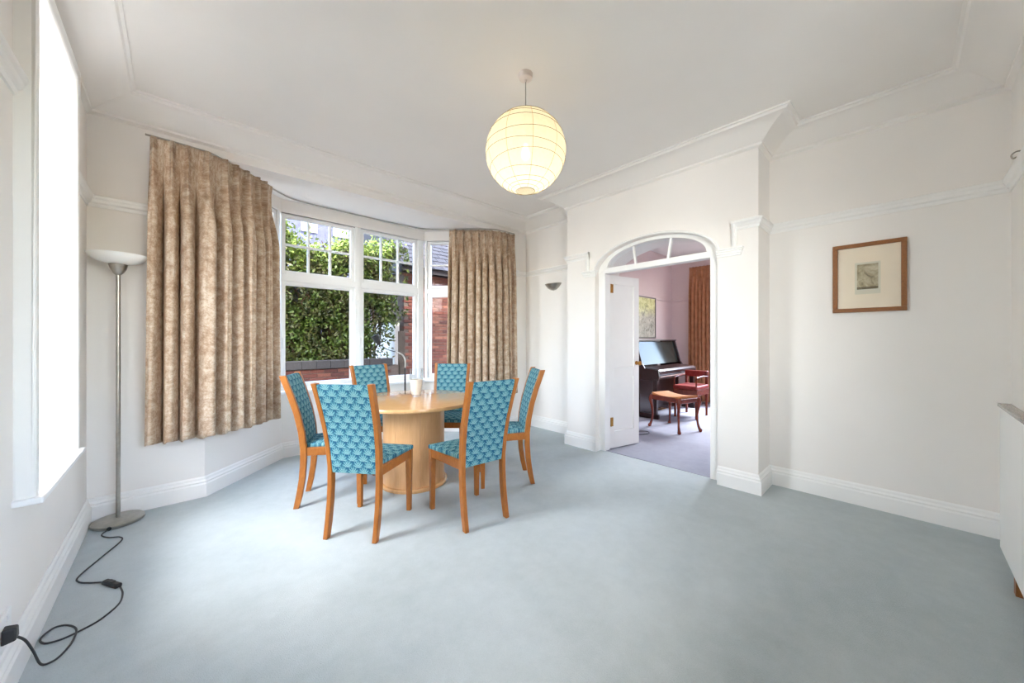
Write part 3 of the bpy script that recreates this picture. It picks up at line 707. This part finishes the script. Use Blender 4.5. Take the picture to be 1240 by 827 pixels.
# small hook on the near wall, beside the frame edge
hk = MB(); hk.tube(smooth_path([(3.50, YN, 2.315), (3.50, YN+.02, 2.315), (3.50, YN+.035, 2.30), (3.50, YN+.03, 2.28), (3.50, YN+.018, 2.285)], 6), .004, 8)
tag(hk.build('wall_hook', M['steel'], smooth=True), 'small steel hook high on the wall at the right edge', 'hook')

# ------------------------------------------------------------------ white cabinet at the right edge
cb = thing('cabinet', 'white low cabinet with speckled granite top at the right edge', 'cabinet', (2.8, -.41, 0))
m = MB(); m.box(2.22, 3.415, YN+.045, -.366, .08, .872); m.build('body', M['trim'], cb, bevel=.004)
m = MB(); m.box(2.20, 3.425, YN+.043, -.358, .872, .890); m.build('worktop', M['granite'], cb, bevel=.003)
for x in (3.02, 2.35):
    m = MB(); m.box(x-.022, x+.022, -.405, -.368, 0, .08); m.build('foot', M['frame'], cb)

# ------------------------------------------------------------------ music room furniture
pn = thing('upright_piano', 'dark mahogany upright piano against the pink wall beyond the doorway', 'piano', (6.245, 2.95, 0))
PX0, PX1, PYB, PYF, PZ = 5.50, 6.99, MY-.05, 2.87, 1.245
for x0, x1 in ((PX0, PX0+.035), (PX1-.035, PX1)):
    m = MB(); poly = [(PYB, .0), (2.90, .0), (2.90, .60), (2.60, .60), (2.585, .66), (2.60, .765), (2.82, .79), (2.865, .86), (2.965, PZ-.02), (PYB, PZ-.02)]
    m.loft([[(x0, y, z) for y, z in poly], [(x1, y, z) for y, z in poly]]); m.build('side_panel', M['piano'], pn, bevel=.004)
m = MB(); q = [(2.895, .83), (2.99, PZ-.03), (3.01, PZ-.03), (2.915, .83)]
m.loft([[(PX0+.036, y, z) for y, z in q], [(PX1-.036, y, z) for y, z in q]]); m.build('top_panel', plain('mirror_polished_panel', (44, 46, 42), .12, var=3, spec=.3), pn)
m = MB(); m.box(PX0-.015, PX1+.015, 2.955, PYB+.01, PZ-.02, PZ); m.build('lid', M['piano'], pn, bevel=.005)
m = MB(); m.box(PX0+.036, PX1-.036, 2.60, 2.90, .62, .69); m.build('keybed', M['piano'], pn, bevel=.004)
m = MB(); q = [(2.60, .69), (2.59, .745), (2.62, .775), (2.86, .80), (2.90, .80), (2.90, .69)]
m.loft([[(PX0+.037, y, z) for y, z in q], [(PX1-.037, y, z) for y, z in q]]); m.build('fallboard', M['piano'], pn, bevel=.004)
m = MB(); m.box(PX0+.05, PX1-.05, 2.583, 2.592, .655, .668); m.build('key_slip_line', plain('pale_inlay', (190, 160, 150), .3), pn)
m = MB(); m.box(PX0+.036, PX1-.036, 2.94, 2.965, .06, .62); m.build('bottom_panel', M['piano'], pn)
m = MB(); m.box(PX0+.036, PX1-.036, 2.93, PYB, .0, .06); m.build('plinth', M['piano'], pn)
for x in (PX0+.03, PX1-.03):
    m = MB(); m.loft([[(x-a, 2.65-a, z), (x+a, 2.65-a, z), (x+a, 2.65+a, z), (x-a, 2.65+a, z)] for z, a in ((.075, .026), (.12, .022), (.35, .030), (.55, .034), (.62, .036))]); m.build('leg', M['piano'], pn)
    m = MB(); m.box(x-.028, x+.028, 2.60, 2.93, .0, .075); m.build('toe_block', M['piano'], pn, bevel=.008)
for k in (-1, 1):
    m = MB(); m.box(6.245+k*.06-.018, 6.245+k*.06+.018, 2.84, 2.94, .035, .045); m.build('pedal', M['brass'], pn)

# picture above the piano
pc = thing('music_picture', 'pale green and grey picture in a thin frame above the piano', 'picture', (6.42, MY, 1.27))
for a in ((6.00, 6.84, 1.27, 1.295), (6.00, 6.84, 2.03, 2.055), (6.00, 6.02, 1.295, 2.03), (6.82, 6.84, 1.295, 2.03)):
    m = MB(); m.box(a[0], a[1], MY-.025, MY-.001, a[2], a[3]); m.build('frame_rail', plain('pewter_frame', (120, 112, 104), .4), pc)
def garden():
    q = NB('garden_painting'); co = q.coord(); sep = q.n('ShaderNodeSeparateXYZ'); q.l(co, sep.inputs[0])
    n = q.noise(co, 9, 5, .75, 1.2); z = sep.outputs[2]
    up = q.ramp(n, [(.3, (150, 150, 96)), (.5, (216, 214, 150)), (.7, (240, 238, 190))])
    lo = q.ramp(n, [(.32, (84, 80, 74)), (.44, (176, 170, 150)), (.7, (216, 210, 192))])
    mx = q.n('ShaderNodeMix', data_type='RGBA'); q.l(q.math('MULTIPLY', q.math('SUBTRACT', q.math('ADD', z, q.math('MULTIPLY', n, .5)), .62), 5.0, True), mx.inputs[0])
    q.l(lo, mx.inputs[6]); q.l(up, mx.inputs[7]); q.base(mx.outputs[2]); q.set(.7); return q.m
m = MB(); m.box(6.02, 6.82, MY-.014, MY-.004, 1.295, 2.03); m.build('canvas', garden(), pc)

# cabriole bench
def cabriole(m, x, y, ox, oy, h):
    zs = [0, .02, .05, .12, .22, .32, .40, h]; k = [.030, .034, .018, .0, -.006, .006, .022, .0]; rr = [.020, .024, .017, .014, .016, .020, .027, .027]
    m.tube(smooth_path([(x+ox*a, y+oy*a, z) for z, a in zip(zs, k)], 3), [float(np.interp(i, range(0, 24, 3), rr)) for i in range(22)], 10)
F4 = [(5.022, 2.495), (5.404, 2.381), (5.216, 1.881), (4.864, 2.014)]
bc = Vector((sum(p[0] for p in F4)/4, sum(p[1] for p in F4)/4))
bn = thing('piano_bench', 'red mahogany bench with cabriole legs and tan woven seat before the piano', 'bench', (bc.x, bc.y, 0))
for q_ in F4:
    v = (Vector(q_)-bc).normalized(); m = MB(); cabriole(m, q_[0]-v.x*.03, q_[1]-v.y*.03, v.x, v.y, .46); m.build('leg', M['redwood'], bn, smooth=True)
e1 = Vector((F4[1][0]-F4[0][0], F4[1][1]-F4[0][1])).normalized(); e2 = Vector((-e1.y, e1.x))
m = MB(); m.obox(bc, e1, e2, -.185, .185, -.265, .265, .395, .462); m.build('seat_frame', M['redwood'], bn, bevel=.012, seg=3)
m = MB()
rows = [[tuple(list((bc+e1*a+e2*b))+[.468+.022*math.cos(PI*b/.5)*0+.030*abs(b/.24)**2*1.0-.004]) for b in np.linspace(-.24, .24, 9)] for a in (-.165, .165)]
vs = rows[0]+rows[1]+[(p[0], p[1], .455) for p in rows[0]]+[(p[0], p[1], .455) for p in rows[1]]
fs = [(i, i+1, 9+i+1, 9+i) for i in range(8)]+[(18+i, 27+i, 27+i+1, 18+i+1) for i in range(8)]+[(i, 18+i, 18+i+1, i+1) for i in range(8)]+[(9+i, 9+i+1, 27+i+1, 27+i) for i in range(8)]+[(0, 9, 27, 18), (8, 26, 35, 17)]
m.add(vs, fs); m.build('woven_seat', M['cane'], bn)

# red seated chair by the keyboard
rc = thing('music_chair', 'mahogany chair with red leather seat and low back beside the piano bench', 'chair', (6.19, 2.36, 0))
for x, y in ((5.95, 2.20), (5.96, 2.53), (6.41, 2.21), (6.44, 2.54)):
    m = MB(); top = .72 if x > 6.2 else .47
    m.loft([[(x-a, y-a, z), (x+a, y-a, z), (x+a, y+a, z), (x-a, y+a, z)] for z, a in ((0, .016), (.2, .016), (.4, .02), (top, .02))]); m.build('leg', M['redwood'], rc, bevel=.004)
m = MB(); m.box(5.935, 6.455, 2.185, 2.555, .36, .455); m.build('seat_rail', M['redwood'], rc, bevel=.008)
m = MB(); m.box(5.93, 6.42, 2.18, 2.56, .455, .515); m.build('seat', M['redseat'], rc, bevel=.02, seg=3)
m = MB(); m.box(6.405, 6.455, 2.19, 2.56, .63, .73); m.build('back_rail', M['redseat'], rc, bevel=.012, seg=3)
for y in (2.20, 2.54):
    m = MB(); m.tube(smooth_path([(6.43, y, .64), (6.25, y, .655), (6.05, y, .65), (5.955, y, .63), (5.945, y, .55), (5.96, y, .46)], 6), .012, 8); m.build('arm', M['redwood'], rc, smooth=True)

curtain('curtain', 'rust brown curtain beyond the arched doorway beside the piano', [(7.52, 2.92), (7.52, 2.8), (7.52, 2.6), (7.52, 2.42)], 7, .04, 2.68, .02, M['rust'], .035, seed=9)
m = MB(); pts = [(4.62, 2.62, .006), (4.50, 2.52, .006), (4.42, 2.42, .006), (4.48, 2.33, .006), (4.60, 2.30, .006), (4.68, 2.36, .006), (4.62, 2.44, .006), (4.48, 2.46, .006), (4.30, 2.52, .006)]
m.tube(smooth_path(pts, 8), .004, 6); tag(m.build('power_cable', M['cable'], smooth=True), 'thin dark cable looped on the carpet by the open door leaf', 'cable')

# ------------------------------------------------------------------ outside
m = MB(); m.box(-1.5, 5.0, YN-1.75, YN-.21, 2.96, 3.06); struct(m.build('sun_shade_slab', M['fascia']))  # unseen slab, added to keep direct sun out of the added rear window
GZ0 = -.35
m = MB(); m.box(-30, 40, 4.3, 45, GZ0-.1, GZ0); struct(m.build('ground', M['earth']))
m = MB(); m.box(-4, 9, YB+.24, YB+.45, ZC+.1, 7.2); struct(m.build('wall_upper_shading', M['farbrick']))  # unseen upper storey slab, put in so the lower hedge falls in shade
def pieces(root, boxmesh_name, size, places, mat):
    """alike pieces sharing one mesh: places are world centres of the base"""
    me = None
    for (x, y, z, dx_) in places:
        if me is None:
            b = MB(); sx, sy, szz = size; c = .006
            b.loft([[(-sx/2+q, -sy/2+q, zz), (sx/2-q, -sy/2+q, zz), (sx/2-q, sy/2-q, zz), (-sx/2+q, sy/2-q, zz)] for zz, q in ((0, c), (c, 0), (szz-c, 0), (szz, c))])
            o = b.build(boxmesh_name, mat, root, origin=(0, 0, 0)); me = o.data
        else:
            o = bpy.data.objects.new(boxmesh_name, me); COL.objects.link(o); o.parent = root
        o.location = (x-WL[root.name][0], y-WL[root.name][1]+dx_, z-WL[root.name][2])
gw = thing('garden_wall', 'low red brick garden wall with blue grey coping under the hedge', 'wall', (1.2, 7.06, GZ0))
m = MB(); m.box(-1.2, 3.34, 7.012, 7.20, GZ0, .735); m.build('mortar_core', M['mortar'], gw)
pl = [(-1.1+.225*i+(.1125 if r % 2 else 0), 7.05, .732-.075*(r+1), random.uniform(-.004, .004)) for r in range(6) for i in range(19)]
pieces(gw, 'brick', (.215, .10, .065), pl, M['brick'])
pl = [(-1.1+.232*i, 7.08, .735, random.uniform(-.006, .006)) for i in range(19)]
pieces(gw, 'coping_brick', (.224, .25, .14), pl, M['coping'])
m = MB(); m.box(3.36, 3.47, 6.98, 7.09, GZ0, 1.42); tag(m.build('gate_post', M['darkwood'], bevel=.008), 'dark timber gate post at the right end of the garden wall', 'post')

# hedge: stems, darker leaves throughout, paler leaves along the top
hd = thing('hedge', 'tall dense green hedge behind the garden wall outside the bay window', 'hedge', (1.2, 7.55, GZ0))
def leaves(n, fx, fy, fz, size):
    c = np.stack([fx(n), fy(n), np.zeros(n)], 1); c[:, 2] = fz(n, c)
    a = rng.normal(size=(n, 3)); a /= np.linalg.norm(a, axis=1)[:, None]
    b = np.cross(a, rng.normal(size=(n, 3))); b /= np.linalg.norm(b, axis=1)[:, None]
    s = (size*rng.uniform(.6, 1.3, n))[:, None]
    V = np.stack([c-a*s, c+b*s*.45, c+a*s, c-b*s*.45], 1).reshape(-1, 3)
    return V
def leafmesh(name, V, mat, parent):
    n = len(V)//4; org = WL[parent.name]
    me = bpy.data.meshes.new(name); me.vertices.add(len(V)); me.vertices.foreach_set('co', (V-org).astype(np.float32).ravel())
    me.loops.add(4*n); me.loops.foreach_set('vertex_index', np.arange(4*n, dtype=np.int32))
    me.polygons.add(n); me.polygons.foreach_set('loop_start', np.arange(0, 4*n, 4, dtype=np.int32)); me.polygons.foreach_set('loop_total', np.full(n, 4, np.int32))
    me.update(); me.materials.append(mat); o = bpy.data.objects.new(name, me); COL.objects.link(o); o.parent = parent; o['kind'] = 'stuff'; WL[o.name] = org; return o
def htop(x): return 3.08+.12*np.clip(2.2-x, 0, 1)+.16*np.sin(x*2.1+.4)+.10*np.sin(x*5.3+1)+.06*np.sin(x*11)-.25*np.clip(x-3.4, 0, 1)
def hx_(n): return rng.uniform(-2.0, 3.70, n)
def keep(V):
    c = V.reshape(-1, 4, 3).mean(1); gap = (c[:, 0] > 3.00) & (c[:, 0] < 3.46) & (c[:, 2] < 1.6)
    clump = np.sin(c[:, 0]*6.1+c[:, 2]*3.3)+np.sin(c[:, 2]*7.7-c[:, 0]*2.9)+np.sin(c[:, 0]*13.0+c[:, 1]*9.0)
    ok = ((c[:, 0] < 3.42) | (c[:, 2] > 1.5+(c[:, 0]-3.42)*1.2)) & ((c[:, 0] < 3.45) | (c[:, 1] < 7.34)) & (~gap | (rng.random(len(c)) < .30)) & ((clump > -.75) | (rng.random(len(c)) < .18))
    return V.reshape(-1, 4, 3)[ok].reshape(-1, 3)
def fz1(n, c):
    t = htop(c[:, 0]); return .86+(t-.1-.86)*rng.random(n)
V = keep(leaves(80000, hx_, lambda n: 7.27+.70*rng.random(n)**1.4, fz1, .044)); leafmesh('leaves', V, M['leaf'], hd)
def fz2(n, c): return htop(c[:, 0])+rng.normal(-.12, .16, n)
V = leaves(14000, hx_, lambda n: rng.uniform(7.3, 7.9, n), fz2, .045); c_ = V.reshape(-1, 4, 3).mean(1); V = V.reshape(-1, 4, 3)[(c_[:, 0] < 3.45) | (c_[:, 1] < 7.34)].reshape(-1, 3); leafmesh('pale_leaves', V, M['leaf2'], hd)
st = MB()
for i in range(60):
    x0 = random.uniform(-1.8, 3.2); y0 = random.uniform(7.45, 7.8); l1 = random.uniform(1.5, 2.6)
    pts = [(x0, y0, GZ0)]
    for k in range(1, 7): pts.append((x0+random.uniform(-.05, .05)*k*1.3, y0+random.uniform(-.04, .04)*k, GZ0+1.0+l1*k/6))
    st.tube(pts, [.022*(1-k/9) for k in range(7)], 6)
so_ = st.build('stems', M['twig'], hd); so_['kind'] = 'stuff'
ob = thing('hedge_backdrop', 'dark board fence added behind the hedge for its shaded inside', 'backdrop', (.4, 8.2, GZ0))  # dark boards added behind the leaves, standing in for shade inside the hedge
me_pl = [(-2.3+.21*i, 8.2, GZ0, 0) for i in range(26)]
pieces(ob, 'board', (.20, .03, 2.75), me_pl, M['darkwood'])
m = MB(); m.box(3.60, 3.71, 7.75, 10.1, GZ0, 1.62); tag(m.build('rendered_wall', M['render']), 'low white rendered wall glimpsed through gaps low in the hedge', 'wall')

# brick outhouse with a slate roof, right of the garden
hs = thing('brick_outhouse', 'red brick outhouse with dark slate roof seen through the right of the bay', 'building', (5.8, 8.6, GZ0))
HX0, HX1, HY, HZ = 3.75, 8.2, 7.60, 2.74
m = MB(); m.box(HX0, HX1, HY+.012, 10.2, GZ0, HZ); m.build('wall_core', M['mortar'], hs)
pl = []
for r in range(33):
    for i in range(8): pl.append((HX0+.1075+.225*i+(.1125 if r % 2 else 0), HY+.05, .28+.075*r, random.uniform(-.004, .004)))
pieces(hs, 'brick', (.215, .10, .065), pl, M['brick'])
m = MB(); m.box(HX0-.12, HX1, HY-.16, HY-.13, HZ+.0, HZ+.15); m.box(HX0-.12, HX1, HY-.16, HY+.02, HZ, HZ+.02); m.build('fascia', M['fascia'], hs)
pit = math.radians(40)
m = MB(); e = (HY-.2, HZ+.12); R = 3.2; e2_ = (e[0]+R*math.cos(pit), e[1]+R*math.sin(pit))
q = [(e[0], e[1]), (e2_[0], e2_[1]), (e2_[0], HZ), (HY, HZ)]
m.loft([[(HX0-.1, y, z) for y, z in q], [(HX1, y, z) for y, z in q]]); m.build('roof_deck', M['fascia'], hs)
me = None
for r in range(15):
    for i in range(16):
        x = HX0-.05+.28*i+(.14 if r % 2 else 0); s0 = .20*r
        if me is None:
            b = MB(); b.loft([[(-.135, 0, .010), (.135, 0, .010), (.135, .24, .004), (-.135, .24, .004)], [(-.135, 0, .024), (.135, 0, .024), (.135, .24, .010), (-.135, .24, .010)]])
            o = b.build('slate', M['slate'], hs, origin=(0, 0, 0)); me = o.data
        else:
            o = bpy.data.objects.new('slate', me); COL.objects.link(o); o.parent = hs
        o.rotation_euler = (pit, 0, 0)
        o.location = (x-WL[hs.name][0], e[0]+s0*math.cos(pit)-WL[hs.name][1], e[1]+s0*math.sin(pit)+.004-WL[hs.name][2])
# far houses above the hedge
fh = thing('terracotta_house', 'far terracotta brick house above the hedge beyond the right casement', 'building', (6.0, 15, GZ0))
m = MB(); m.box(5.55, 6.9, 14, 14.9, GZ0, 7.0); m.build('wall', M['farbrick'], fh)
m = MB(); m.loft([[(x, 13.8, 7.0), (x, 15.1, 7.0), (x, 14.5, 8.0)] for x in (5.45, 7.0)]); m.build('roof', M['lilac'], fh)
m = MB(); m.tube([(5.85, 13.93, 0), (5.85, 13.93, 7)], .06, 8); m.build('drainpipe', M['render'], fh)
fb = thing('slate_house', 'far grey house with white windows above the hedge beyond the left casement', 'building', (3.6, 20, GZ0))
m = MB(); m.box(-2.5, 6.6, 19, 24, GZ0, 9.0); m.build('wall', M['lilac'], fb)
for x in (1.2, 3.0, 4.6, 6.0):
    m = MB(); m.box(x-.34, x+.34, 18.93, 19.02, 6.3, 7.3); w_ = m.build('window', M['render'], fb)
    for k in (-1, 1):
        m = MB(); m.box(x+k*.16-.12, x+k*.16+.12, 18.915, 18.932, 6.4, 7.2); m.build('pane', plain('far_pane', (150, 170, 190), .1), w_)
